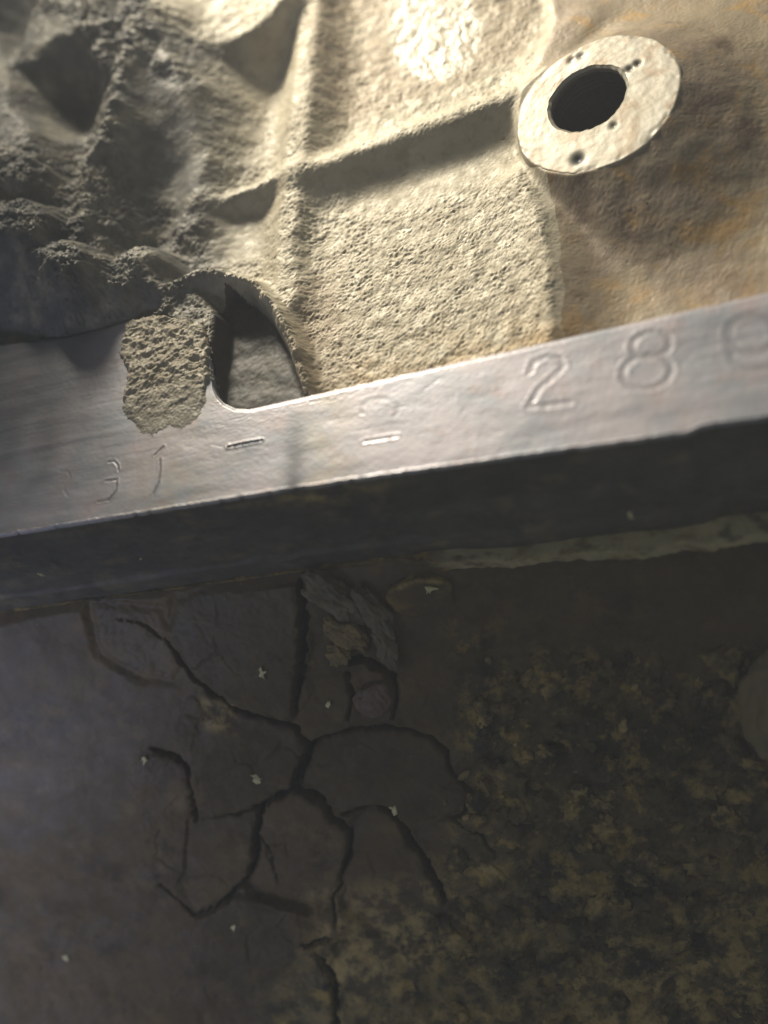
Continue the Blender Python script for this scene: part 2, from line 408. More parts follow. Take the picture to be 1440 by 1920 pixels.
# round recess with a raised lip, partly filled with residue
rim_pts = [(290, 600, .4), (312, 545, 1.4), (350, 516, 2.0), (402, 507, 2.2), (462, 528, 2.0), (512, 580, 1.2), (545, 650, .0), (568, 722, -1.2)]
d_rim = ridge(rim_pts, .75, 2.0, 1.2)
rec = [(398, 640), (402, 585), (425, 548), (462, 548), (500, 588), (532, 650), (556, 715), (570, 780), (470, 830), (405, 800), (390, 720)]
s_rec = polygon(Uw, Vw, ZP(rec, 0))
h = smin(h, -4.4 + .3 * fbm(U / 3, V / 3, 66, 3) + 7.0 * np.maximum(-s_rec, 0), .7)
s_fill = plateau([(238, 640), (262, 604), (300, 585), (345, 552), (380, 548), (404, 590), (398, 650), (392, 720), (380, 800), (230, 800)], -.1, 2.8, .6)
h = h + np.where(s_fill > -.5, 1, 0) * .9 * fbm(U / 2.2, V / 2.2, 68, 3) * sstep(-.5, .8, s_fill)
# soften creases the way a sand mould does
def box(a, n):
    for ax in (0, 1):
        p = np.pad(a, [(n + 1, n) if k == ax else (0, 0) for k in (0, 1)], mode='edge'); c = np.cumsum(p, axis=ax)
        a = (np.take(c, range(2 * n + 1, c.shape[ax]), ax) - np.take(c, range(0, c.shape[ax] - 2 * n - 1), ax)) / (2 * n + 1)
    return a
hs = box(box(h, 3), 3); hl = box(box(h, 5), 5)
kr = sstep(-1.2, .2, s_rec) * .8
h = h * kr + (1 - kr) * (hs * (1 - .8 * lft) + hl * .8 * lft)
# keep everything below the flange sheet where the two overlap
front = [(-400, 700), (-250, 668), (0, 646), (120, 630), (200, 612), (232, 600)]
smooth_zone = np.maximum(sstep(-.4, .6, s_rec), 0)
# smoother shaded lobes seen in the photograph
def zone(pts, z, soft): return sstep(-soft, soft, polygon(U, V, ZP(pts, z)))
sm1 = zone([(25, 110), (195, 130), (150, 340), (60, 360), (20, 200)], 2, 2.0)
sm2 = zone([(290, 200), (400, 230), (405, 330), (330, 400), (280, 330)], 0, 2.5)
sm3 = zone([(620, 340), (960, 230), (975, 320), (800, 380), (680, 400)], -4, 3.0)
sm4 = zone([(395, 410), (500, 395), (495, 480), (400, 500)], -4, 1.5)
sm5 = zone([(300, -50), (470, -50), (420, 75), (310, 85)], 2, 1.5)
amp = rough * (1 - .65 * sm1) * (1 - .75 * sm2) * (1 - .72 * sm3) * (1 - .8 * sm4) * (1 - .6 * sm5) * (1 - .85 * smooth_zone)
amp = amp * np.where(s_fill > -.3, 1.5, 1.0) * (1 + 1.2 * (1 - sstep(.8, 1.8, d_rim)))
coarse = 1 + 1.7 * sstep(-8, 10, -(U - P2(300, 300, 0)[0]))     # coarser grain on the left
wu = U + .5 * gn(U / 1.6, V / 1.6, 31); wv = V + .5 * gn(U / 1.6 + 9, V / 1.6, 37)
ani = 0
msk = sstep(-.25, .25, gn(U / 13, V / 13, 40) + .2 * gn(U / 3, V / 3, 42))
worm = msk * (1 - 2.2 * np.abs(gn(wu / 1.1, wv / .78, 41))) + (1 - msk) * .75 * (1 - 2.2 * np.abs(gn(wv / .62, wu / .66, 45)))
worm = worm * (.75 + .8 * gn(U / 4, V / 4, 46))
worm2 = 1 - 2.2 * np.abs(gn(wu / .62, wv / .48, 43))
lump = fbm(U / 2.6, V / 2.6, 47, 3)
tex = .25 * worm + .13 * worm2 + .26 * lump + .06 * gn(U / .4, V / .4, 53)
big = .5 * fbm(U / 6, V / 6, 59, 2)
h = h + .75 * lft * rough * fbm(U / 3.6, V / 3.2, 57, 3) * (1 - .7 * sm1) * (1 - .7 * sm2) * (1 - sstep(-1, 0, s_fill)) * (1 - sstep(-2, -.5, s_rec))
h = h + amp * tex * coarse + .25 * big * rough
pits = gn(U / 2.2, V / 2.2, 61)
h = h - .45 * sstep(.56, .64, pits) * rough * sstep(.1, .3, gn(U / 17, V / 17, 62) + .12)
rust = np.zeros(U.shape)
zface = Cb[2] - ((U - Cb[0]) * nb[0] + (V - Cb[1]) * nb[1]) / nb[2]     # nothing of the wall stands above the spot face
_e = np.stack([U - Cb[0], V - Cb[1], zface - Cb[2]], -1); _rr = np.linalg.norm(_e, axis=2)
h = np.where(_rr < R1 + 4, np.minimum(h, zface - .12 + .35 * np.maximum(_rr - R1, 0) + 3 * np.maximum(_rr - R1 - 2.5, 0) - 1.4 * sstep(R1 - .6, R1 - 1.6, _rr)), h)
# ------------------------------------------------------------------ flange outline on its own plane
low_px = [(-700, 1112), (-300, 1050), (-100, 1021), (0, 1005), (230, 969), (500, 925), (720, 892), (870, 871), (1000, 852), (1150, 832), (1285, 813), (1310, 803), (1335, 796), (1440, 783), (1600, 758), (1900, 712)]
up_px = [(-300, 672), (-100, 655), (0, 646), (120, 630), (200, 612), (235, 600), (300, 596), (380, 612), (393, 650), (395, 690), (398, 722), (406, 741), (420, 755), (440, 764), (465, 766), (490, 761), (570, 743), (800, 691), (1000, 646), (1220, 596), (1440, 546), (1620, 505), (1950, 430)]
lowp = np.array([P2(*a) for a in low_px]); upp = np.array([P2(*a) for a in up_px])
print('flange low', lowp[0], lowp[-1], 'up x', np.round(upp[:, 0], 1), 'y', np.round(upp[:, 1], 1))
def ylow(x): return np.interp(x, lowp[:, 0], lowp[:, 1])
upx = np.maximum.accumulate(upp[:, 0] + np.arange(len(upp)) * 1e-4)
def yup(x): return np.interp(x, upx, upp[:, 1])
dist_up = V - yup(U)                              # distance behind the flange
under = dist_up < 0.25
h = np.where(under, np.minimum(h, -1.2 - 1.5 * np.clip(.25 - dist_up, 0, 3)), h)
inblk = s_block > 0
rust = np.exp(-np.maximum(dist_up, 0) / 5.0) * sstep(P2(640, 700)[0], P2(900, 650)[0], U) * 1.0
rust = np.maximum(rust, .55 * sstep(P2(560, 700)[0], P2(660, 650)[0], U) * np.exp(-np.maximum(dist_up, 0) / 7))
stain = .9 * zone([(600, 20), (700, 0), (705, 150), (620, 240)], -4, 4) * .6
stain = np.maximum(stain, .5 * zone([(610, -60), (1010, -60), (1000, 100), (640, 235)], -3, 2.5) * (1 - zone([(735, -20), (860, -30), (905, 40), (880, 120), (800, 150), (738, 110)], -3, 2.5)))  # upper pocket painted darker than the lit rib, its highlight spared
stain = np.maximum(stain, .55 * zone([(560, 560), (640, 500), (660, 740), (560, 770)], -5, 3))
dirt_shade = np.maximum(dirt_shade, 1.0 * sstep(-.6, .2, s_rec))  # shade inside the recess painted in
dirt_shade = np.minimum(dirt_shade, 1 - .75 * sstep(-.6, .2, s_lug))
dirt_shade = np.minimum(dirt_shade, 1 - .9 * sstep(-.8, .2, s_fill) * (1 - sstep(-.6, .2, s_rec)))
dirt_shade = np.maximum(dirt_shade, .80 * sstep(P2(520, 300)[0], P2(350, 300)[0], U + 3 * gn(U / 9, V / 9, 63)) * (1 - .6 * sstep(-1, 1, s_floor)))  # oil-darkened left casting, with its blue-grey shade painted in
dirt_shade = np.maximum(dirt_shade, .9 * zone([(-100, 180), (60, 430), (230, 430), (240, 640), (-100, 700)], 0, 5))  # front slope below the knobs, its shade painted dark
# which piece every cell belongs to
lab = np.zeros(U.shape, int)                      # 0 = plain cast wall
names = ['cast_wall']
def claim(mask, name):
    names.append(name); lab[mask] = len(names) - 1
claim((s_block + .8 * fbm(U / 5, V / 5, 64, 2) < -1.5) & (U > P2(880, 300)[0]), 'stained_wall')
claim((s_floor > -1.0), 'raised_floor')
claim((d_ribC < 3.2), 'rib')
claim((d_ribD < 3.0) & (s_block > -3.5), 'rib')
claim((d_ribE < 1.8) & (d_ribC > 3.2), 'rib')
claim((d_fin < 4.5) | (d_fin2 < 5.0) & (d_ribE > 1.8) & (d_ribC > 3.2) & (s_floor < -1), 'fin')
claim((s_lug > -3.2), 'lug')
claim((s_lug2 > -2.0), 'lug')
for kk in (k1, k2, k3, k4): claim(kk < 1.15, 'knob')
claim((d_rim < 1.1), 'recess_lip')
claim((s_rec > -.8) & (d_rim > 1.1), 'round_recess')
claim((s_fill > -.8) & (s_rec < -.8) & (d_rim > 1.1), 'residue_crust')
Pn = np.stack([U, V, h], -1); Nn = grid_normals(Pn)
fl = lab[:-1, :-1]
# cells hidden in front of the flange's front face are not built
keep = (V[:-1, :-1] > ylow(U[:-1, :-1]) + 2.0)
_rel = Pn - Cb; _al = _rel @ nb; _rad = np.linalg.norm(_rel - _al[..., None] * nb, axis=2)
_cv = (Pn[..., :] - CAM) @ R; _sx = W / 2 + F * _cv[..., 0] / -_cv[..., 2]; _sy = H / 2 - F * _cv[..., 1] / -_cv[..., 2]
keep &= ((_sx > -430) & (_sx < W + 260) & (_sy > -330))[:-1, :-1]      # far corners nobody gets to see
keep &= ~((_rad < RH + 2) & (_al < 1.5))[:-1, :-1]
film = zone([(735, -20), (860, -30), (905, 40), (880, 120), (800, 150), (738, 110)], -3, 1.2)
attrs = dict(rust=rust, stain=stain, dirt_shade=dirt_shade, film=film)
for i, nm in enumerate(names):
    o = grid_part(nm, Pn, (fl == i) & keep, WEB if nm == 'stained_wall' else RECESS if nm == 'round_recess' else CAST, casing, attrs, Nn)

# ------------------------------------------------------------------ bolt boss with its hole
NA = 260; ang = np.linspace(0, 2 * math.pi, NA, endpoint=False)
def rings(spec):
    rows = []
    for fr, rr, zz in spec:                        # fr: 0 hole centre .. 1 boss centre
        c = Chh * (1 - fr) + Cb * fr
        wv_ = 1 + .03 * gn(np.cos(ang) * 1.8 + 3, np.sin(ang) * 1.8, 5) * (1 if rr > RH + 1 else .6) + (.05 * gn(np.cos(ang) * 5 + 1, np.sin(ang) * 5, 6) if abs(rr - RH) < .8 else 0)
        hgt = zz + .07 * fbm(np.cos(ang) * rr / 2.6, np.sin(ang) * rr / 2.6, 77, 3)
        rows.append(c + (rr * wv_ * np.cos(ang))[:, None] * eb1 + (rr * wv_ * np.sin(ang))[:, None] * eb2 + hgt[:, None] * nb)
    A = np.array(rows); return np.concatenate([A, A[:, :1]], 1)
def bz(A): return (A - Cb) @ nb
spec = []
for k in range(44):                               # the spot face
    f = k / 43; spec.append((f, (RH + .5) * (1 - f) + (R1 - .45) * f, 0))
for k in range(1, 7):
    a = k / 6 * math.pi / 2; spec.append((1, R1 - .45 + .45 * math.sin(a), -.45 * (1 - math.cos(a))))
for k in range(1, 6):
    spec.append((1, R1 + .04 * k, -.45 - .12 * k))
A = rings(spec)
def dent(A, px_, py_, r, depth):
    c = PP(px_, py_, Cb, nb); d_ = np.linalg.norm(A - c, axis=2)
    w = np.exp(-(d_ / r) ** 2); A -= (depth * w)[..., None] * nb; return w
w1 = dent(A, 1083, 297, 1.0, .7); w2 = dent(A, 1088, 104, .7, .3); w2b = dent(A, 1070, 112, .6, .3)
w3 = dent(A, 1195, 118, .6, .5); w4 = dent(A, 1180, 128, .6, .5); w5 = dent(A, 1150, 235, .6, .4); w6 = dent(A, 1166, 138, .7, .5)
rad = np.linalg.norm((A - Cb) - bz(A)[..., None] * nb, axis=2)
edge = sstep(R1 * .88, R1, rad) * (bz(A) > -2.5)
A -= (.45 * edge * np.maximum(0, gn(A[..., 0] / 3.1, A[..., 1] / 3.1, 91) + .4 * gn(A[..., 0] / 1.1, A[..., 1] / 1.1, 92) - .05))[..., None] * nb
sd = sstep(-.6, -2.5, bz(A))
at = dict(stain=np.maximum(sd * .9, .75 * sstep(.05, .45, gn(A[..., 0] / 5, A[..., 1] / 5, 78) + .5 * gn(A[..., 0] / 1.5, A[..., 1] / 1.5, 79))), dirt_shade=np.clip(1.3 * w1 + .55 * w2 + .5 * w2b + .6 * w3 + .5 * w4 + .4 * w5 + .5 * w6, 0, 1), rust=sd * 0)
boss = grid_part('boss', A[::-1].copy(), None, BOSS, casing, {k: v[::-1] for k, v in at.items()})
spec = [(1, R1 + .20, -1.05)]
for k in range(1, 50):
    f = k / 49; spec.append((1, R1 + .2 + 1.0 * f ** 1.7, -1.05 - f * 9.0))
A = rings(spec)
rv = (A - Cb) - bz(A)[..., None] * nb; ru = rv / np.linalg.norm(rv, axis=2, keepdims=True)
A += np.array((0, 0, 1)) * (.5 * fbm(A[..., 0] / 4, A[..., 1] / 4 + A[..., 2] / 3, 95, 4))[..., None] * sstep(-1.2, -3, bz(A))[..., None]
grid_part('boss_skirt', A[::-1].copy(), None, WEB, boss, dict(rust=A[::-1][..., 2] * 0))
spec = [(0, RH + .5, 0), (0, RH + .15, -.3)]
for k in range(90):
    f = k / 89; spec.append((0, RH - .05 + .04 * math.sin(k * 1.15) + .12 * (k % 7 == 3), -.4 - f * 14))
spec.append((0, .05, -14.5))
A = rings(spec)
at = dict(stain=sstep(-.5, -3, bz(A)), dirt_shade=sstep(-.2, -1.6, bz(A)) * .97, rust=bz(A) * 0)  # hole walls painted darker with depth, as shade
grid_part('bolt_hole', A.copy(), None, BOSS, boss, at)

# ------------------------------------------------------------------ the machined flange and its stampings
fx = np.arange(P2(-90, 1015)[0] - 14, P2(1540, 700)[0] + 12, .15)
NT_ = 150
tt = np.concatenate([np.linspace(0, .03, 10, endpoint=False), np.linspace(.03, .97, NT_), np.linspace(.97, 1, 11)[1:]])
FX, FT = np.meshgrid(fx, tt)
nick_lo = .28 * np.maximum(0, gn(fx / 1.1, fx * 0 + .3, 15)) + .06 * gn(fx / .4, fx * 0 + 1.3, 16) + .10 * gn(fx / 4, fx * 0, 18)
nick_up = .10 * np.maximum(0, gn(fx / 1.5, fx * 0 + .3, 25)) + .03 * gn(fx / .4, fx * 0 + 1.3, 26)
YL = ylow(fx) + nick_lo; YU = yup(fx) - nick_up
FY = YL + (YU - YL) * FT
dl = FY - YL; du = (YU - FY)
FZ = .05 * fbm(FX / 9, FY / 5, 101, 3) + .018 * gn(FX / .8, FY / .35, 103)
marks = [
 [[(994, 697), (1002, 678), (1027, 668), (1050, 673), (1056, 687), (1040, 705), (1012, 728), (991, 762), (1030, 760), (1069, 754)]],
 [[(1213 + 46 * math.cos(a), 698 - 4 * math.cos(a) + 31 * math.sin(a)) for a in np.linspace(0, 2 * math.pi, 25)],
  [(1221 + 36 * math.cos(a), 646 - 4 * math.cos(a) + 24 * math.sin(a)) for a in np.linspace(0, 2 * math.pi, 22)]],
 [[(1412 + 46 * math.cos(a), 626 + 36 * math.sin(a)) for a in np.linspace(0, 2 * math.pi, 25)], [(1368, 650), (1378, 680), (1410, 692), (1460, 688), (1490, 660)]],
 [[(683, 828), (745, 818)]],
 [[(428, 838), (491, 826)]],
 [[(712 + 34 * math.cos(a), 768 + 22 * math.sin(a)) for a in np.linspace(math.pi * .9, math.pi * 2.2, 18)]],
 [[(290, 853), (306, 838)], [(300, 862), (300, 882), (297, 907), (287, 926)]],
 [[(203, 866), (214, 865), (221, 873), (222, 882)], [(197, 902), (219, 899)], [(219, 904), (217, 922), (204, 937), (182, 941)]],
 [[(111, 883), (127, 884), (132, 896), (119, 917), (127, 930)]],
]
depthw = [(.048, .50), (.055, .52), (.042, .64), (.09, .28), (.20, .22), (.018, .40), (.08, .20), (.11, .18), (.03, .22)]
mlab = np.full(FX.shape, -1); groove = np.zeros(FX.shape)
for i, (strokes, (dp, w)) in enumerate(zip(marks, depthw)):
    dm = np.full(FX.shape, 1e9)
    for stv in strokes: dm = np.minimum(dm, polyline(FX, FY, [P2(*a) for a in stv])[0])
    dm2 = dm * (1 + .35 * gn(FX / .5, FY / .5, 200 + i))
    mlab[dm < w * 2.3] = i; groove = np.maximum(groove, (.7 if i in (4, 6, 7) else .22) * np.exp(-(dm2 / w) ** 2))
    ragged = .75 + .7 * gn(FX / .7, FY / .7, 210 + i)
    FZ += (-dp * np.exp(-(dm2 / w) ** 2) + dp * .75 * np.exp(-((dm2 - w * 1.7) / (w * .55)) ** 2)) * np.clip(ragged, .2, 1.3)
# small knocks and scratches
rng = np.random.default_rng(4)
for k in range(22):
    c = P2(rng.uniform(240, 1380), 0); xx = rng.uniform(fx[0] + 34, fx[-1] - 16); yl_, yu_ = np.interp(xx, fx, YL), np.interp(xx, fx, YU)
    yy = yl_ + (yu_ - yl_) * rng.uniform(.06, .94); ln = rng.uniform(.4, 3.2); an = rng.normal(.08, .35)
    d_, _ = seg(FX, FY, (xx, yy), (xx + ln * math.cos(an), yy + ln * math.sin(an)))
    FZ -= rng.uniform(.01, .035) * np.exp(-(d_ / rng.uniform(.10, .2)) ** 2)
lip = np.clip(.5 + 1.2 * gn(fx / 2.2, fx * 0 + 5, 33), 0, 1)
FZ += .13 * lip * np.exp(-((dl - .32) / .16) ** 2)
FZ -= .55 * (1 - sstep(0, .22, dl)) ** 2
FZ -= .30 * (1 - sstep(0, .85, du)) ** 1.2
fst = zone.__call__ if False else None
fstain = np.clip(1.0 - np.abs(FX - P2(330, 800)[0]) / 16, 0, 1) * .45
fstain = np.maximum(fstain, .5 * np.exp(-((FX - P2(610, 790)[0]) / 4.5) ** 2))
fstreak_shade = .75 * np.exp(-((FX - P2(552, 860)[0]) / 1.7) ** 2) * (1 - FT) ** .6 + .82 * sstep(P2(300, 800)[0], P2(90, 800)[0], FX + 5 * gn(FX / 9, FY / 9, 8)) * sstep(-.2, .7, FT + .2 * gn(FX / 4, FY / 4, 9))  # dark streak, plus the knobs' shadow painted over the left end
rows = [np.stack([FX, FY, FZ], -1)]
back = []
for k in range(1, 8): back.append(np.stack([fx, YU + .05 * k, np.full(fx.shape, -.30 - k * 1.25) + FZ[-1] * 0], -1))
Pf = np.concatenate([rows[0], np.array(back)], 0)
ext = lambda a, v=None: np.concatenate([a, np.repeat(a[-1:], 7, 0)], 0)
fat = dict(stain=ext(fstain), dirt_shade=np.clip(ext(np.maximum(fstreak_shade, groove)), 0, 1), rust=ext(FX * 0))
ml = ext(mlab)[:-1, :-1]; Nf = grid_normals(Pf)
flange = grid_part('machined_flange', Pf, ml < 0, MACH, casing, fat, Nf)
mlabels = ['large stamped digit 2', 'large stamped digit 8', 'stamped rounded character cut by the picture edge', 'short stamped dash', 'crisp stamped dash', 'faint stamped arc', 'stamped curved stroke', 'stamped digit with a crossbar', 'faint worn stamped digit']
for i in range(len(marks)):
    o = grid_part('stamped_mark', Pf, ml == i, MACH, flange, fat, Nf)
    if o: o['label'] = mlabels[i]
# flaking residue that spread from the recess over the flange face
cx_ = np.arange(P2(215, 700)[0], P2(420, 700)[0], .14); cy_ = np.arange(P2(300, 850)[1], P2(300, 580)[1], .14)
CU, CV = np.meshgrid(cx_, cy_)
cu = CU + 1.1 * gn(CU / 3.6, CV / 3.6, 300) + .55 * gn(CU / 1.7, CV / 1.7, 301) + .3 * gn(CU / .6, CV / .6, 302); cv = CV + .55 * gn(CU / 1.7, CV / 1.7, 303) + .3 * gn(CU / .6, CV / .6, 304)
cs = polygon(cu, cv, [P2(*a) for a in [(236, 606), (300, 590), (385, 612), (392, 650), (394, 715), (384, 745), (372, 790), (340, 812), (318, 806), (285, 830), (262, 820), (250, 790), (225, 775), (240, 720), (228, 660)]])
thick = sstep(P2(300, 830)[1], P2(300, 690)[1], CV)
rl = 1 - 2.0 * np.abs(gn(cu / 1.5, cv / 1.1, 311))
cz = .28 * thick * sstep(.0, .35, gn(CU / 2.1, CV / 1.7, 319)) - .14 * thick * sstep(.1, .4, gn(CU / 1.9 + 5, CV / 1.9, 321)) + (.16 + .55 * thick) * np.clip((cs + .05) / (.3 + 1.3 * (1 - thick)), 0, 1) + (.03 + .40 * thick ** 1.3) * (.6 * rl + 1.3 * fbm(CU / 2.2, CV / 2.2, 313, 4)) * sstep(0, .8, cs) + .10 * gn(CU / .45, CV / .4, 315) - .12
cP = np.stack([CU, CV, np.where(cs > 0, cz, -.4)], -1)
grid_part('flaking_residue', cP, (cs > -.06)[:-1, :-1], CAST, flange, dict(rust=CU * 0, stain=.2 * thick, dirt_shade=.25 + .3 * (1 - thick)))

# flange front face (dark, oily) and the gasket ledge below it
T = 23.0
sx = np.arange(P2(-90, 1015)[0] - 26, P2(1540, 700)[0] + 14, .34); sz = np.linspace(0, 1, 90)
SX, SZ = np.meshgrid(sx, sz)
ye = ylow(SX)
SYf = ye + .10 + .35 * sstep(0, .05, SZ) + .45 * fbm(SX / 11, SZ * 3, 401, 3) + .05 * fbm(SX / 1.6, SZ * 12, 403, 3)
rgt = sstep(P2(700, 890)[0], P2(900, 870)[0], SX)
SYf -= 1.1 * sstep(.46, .56, SZ + .03 * gn(SX / 9, SX * 0, 405)) * rgt + .5 * sstep(.80, .84, SZ + .04 * gn(SX / 5, SX * 0, 406))
SYf = np.where(SZ < .012, ye + .12, SYf)
Pz = np.stack([SX, SYf, -.35 - SZ * (T - .35)], -1)
och = .15 * sstep(.15, .5, fbm(SX / 5, SZ * 6, 411, 3)) + np.clip(.9 * np.exp(-(((SX - P2(600, 940)[0]) / 7) ** 2 + ((SZ - .13) / .09) ** 2)), 0, 1) + .25 * sstep(.2, .5, gn(SX / 8, SZ * 5, 409))
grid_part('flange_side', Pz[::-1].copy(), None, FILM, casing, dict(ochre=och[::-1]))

gasket = None
gxs = np.arange(sx[0], sx[-1], .3)
prof_n = 26
wdt = np.interp(gxs, [P2(100, 1000)[0], P2(640, 900)[0], P2(760, 890)[0], P2(1100, 850)[0], P2(1440, 790)[0]], [.4, .6, 2.6, 4.0, 5.4])
wdt = wdt * (1 + .28 * fbm(gxs / 9, gxs * 0, 421, 4, .6)) + .10 * gn(gxs / 1.1, gxs * 0 + 4, 423)
A = []
for k in range(prof_n):
    f = k / (prof_n - 1)
    if f < .55: y = .6 - (wdt + .6) * (f / .55); z = np.full(gxs.shape, -T + .15) + .18 * fbm(gxs / 3, np.full(gxs.shape, f * 4), 425, 3)
    else: y = -wdt + .25 * gn(gxs / 1.3, np.full(gxs.shape, f * 3), 427); z = np.full(gxs.shape, -T + .15) - 2.4 * (f - .55) / .45
    A.append(np.stack([gxs, ylow(gxs) * 1.0 + y, z], -1))
gk = grid_part('gasket', np.array(A)[::-1].copy(), None, GASK, None, dict(ochre=np.full((prof_n, len(gxs)), .25), earthy=np.clip(np.tile(sstep(P2(800, 900)[0], P2(700, 900)[0], gxs), (prof_n, 1)) + .75 * sstep(.0, .45, fbm(np.tile(gxs, (prof_n, 1)) / 4.5, np.tile(np.arange(prof_n)[:, None] * .12, (1, len(gxs))), 431, 4)), 0, 1)))
tag(gk, 'dusty yellow-green gasket edge running under the dark front face of the flange', 'gasket')

# ------------------------------------------------------------------ grime-caked housing below
housing = empty('lower_housing', (0, 0, 0), 'dark lower housing wall caked with cracked dried oil and earthy crust', 'engine housing')
AL = math.radians(45)
Q0 = np.array((0, -1.0, -T - .9)); SD = np.array((0, -math.cos(AL), -math.sin(AL))); MD = np.array((0, -math.sin(AL), math.cos(AL)))
def Wp(px_, py_, lift=0.0):                        # pixel -> (x, s) on the housing wall
    p = PP(px_, py_, Q0 + MD * lift, MD); return np.array((p[0], (p - Q0).dot(SD)))
def Wq(px_, py_, lift=0.0): return PP(px_, py_, Q0 + MD * lift, MD)
lx = np.arange(min(Wp(-60, 1000)[0], Wp(-60, 1980)[0]) - 14, max(Wp(1500, 950)[0], Wp(1500, 1980)[0]) + 14, .26)
ls = np.arange(-2.5, max(Wp(-60, 1990)[1], Wp(1500, 1990)[1]) + 10, .26)
LX, LS = np.meshgrid(lx, ls)
print('wall grid', LX.shape, lx[0], lx[-1], ls[-1])
lw = LX + .55 * gn(LX / 2.6, LS / 2.6, 501) + .25 * gn(LX / .9, LS / .9, 503)
lv = LS + .55 * gn(LX / 2.6, LS / 2.6, 505) + .25 * gn(LX / .9, LS / .9, 507)
plates = [
 [(335, 1130), (430, 1100), (548, 1085), (566, 1200), (548, 1330), (500, 1334), (440, 1314), (390, 1282), (350, 1236), (318, 1185)],
 [(170, 1140), (295, 1150), (318, 1200), (338, 1246), (320, 1268), (262, 1262), (190, 1222)],
 [(390, 1304), (440, 1338), (510, 1354), (556, 1376), (568, 1410), (546, 1466), (480, 1504), (405, 1520), (370, 1480), (360, 1420), (338, 1370), (352, 1312)],
 [(586, 1412), (612, 1390), (690, 1374), (770, 1379), (822, 1408), (842, 1458), (872, 1486), (845, 1524), (768, 1536), (738, 1512), (702, 1502), (642, 1518), (604, 1488), (574, 1456)],
 [(350, 1538), (400, 1538), (468, 1530), (470, 1600), (460, 1642), (424, 1672), (372, 1702), (345, 1650)],
 [(496, 1524), (552, 1492), (598, 1512), (618, 1547), (644, 1572), (640, 1636), (612, 1690), (560, 1702), (474, 1662), (492, 1600)],
 [(664, 1562), (702, 1522), (732, 1536), (772, 1602), (826, 1690), (818, 1750), (742, 1768), (655, 1700), (656, 1620)],
 [(382, 1722), (440, 1692), (556, 1712), (566, 1756), (592, 1780), (614, 1860), (622, 1960), (400, 1990), (374, 1800)],
 [(566, 1278), (640, 1266), (662, 1300), (656, 1348), (590, 1372), (566, 1352)],
 [(744, 1276), (800, 1304), (832, 1384), (772, 1364), (750, 1322)],
 [(262, 1420), (300, 1418), (344, 1438), (356, 1500), (344, 1640), (284, 1642), (262, 1510)],
 [(640, 1776), (732, 1778), (760, 1840), (740, 1960), (650, 1970), (628, 1860)],
 [(850, 1530), (890, 1500), (960, 1600), (950, 1700), (850, 1690), (800, 1590)],
]
best = np.full(LX.shape, -1e9); plab = np.full(LX.shape, -1)
for i, pl in enumerate(plates):
    s_ = polygon(lw, lv, [Wp(*a) for a in pl])
    plab = np.where(s_ > best, i, plab); best = np.maximum(best, s_)
def wzone(pts, soft): return sstep(-soft, soft, polygon(LX, LS, [Wp(*a) for a in pts]))
earthy = wzone([(850, 1180), (1000, 1210), (1200, 1240), (1600, 1250), (1600, 2050), (420, 2050), (560, 1800), (830, 1720), (860, 1480), (860, 1300)], 7.0)
smoothL = wzone([(-200, 1000), (300, 1000), (330, 1300), (280, 1500), (200, 1700), (-200, 1800)], 6)
crust_n = fbm(LX / 5.0, LS / 5.0, 511, 5, .58)
crumb = 1 - 2.0 * np.abs(gn(lw / 2.3, lv / 2.3, 513))
hw_ = .5 * fbm(LX / 12, LS / 12, 517, 2) + (.35 + 1.15 * earthy) * crust_n * (1 - .65 * smoothL) + earthy * (.35 * crumb + .16 * gn(lw / .8, lv / .8, 519))
hw_ = hw_ + earthy * .9 * sstep(-.1, .5, gn(lw / 3.4, lv / 3.0, 523)) - 1.9 * earthy * sstep(.25, .5, gn(LX / 4.8, LS / 6.4, 521))
pr = best                                          # distance into the plate
tilt = np.array([rng.uniform(-.08, .08) for _ in plates]); tilt2 = np.array([rng.uniform(-.08, .08) for _ in plates]); lift = np.array([rng.uniform(-.5, 1.0) for _ in plates])
cen = np.array([np.mean([Wp(*a) for a in pl], 0) for pl in plates])
pt = (LX - cen[plab, 0]) * tilt[plab] + (LS - cen[plab, 1]) * tilt2[plab] + lift[plab]
ptop = pt + .28 * fbm(LX / 4.5, LS / 4.5, 531, 4) + .12 * fbm(LX / 1.0, LS / 1.0, 533, 3) + .35 * hw_ * (1 - .5 * earthy)
isp = pr > -.9
ptop = ptop - .45 * (1 - sstep(-.9, .9, pr)) ** 2
hh = hw_ * (1 - sstep(-2.4, -.7, pr)) + ptop * sstep(-2.4, -.7, pr)
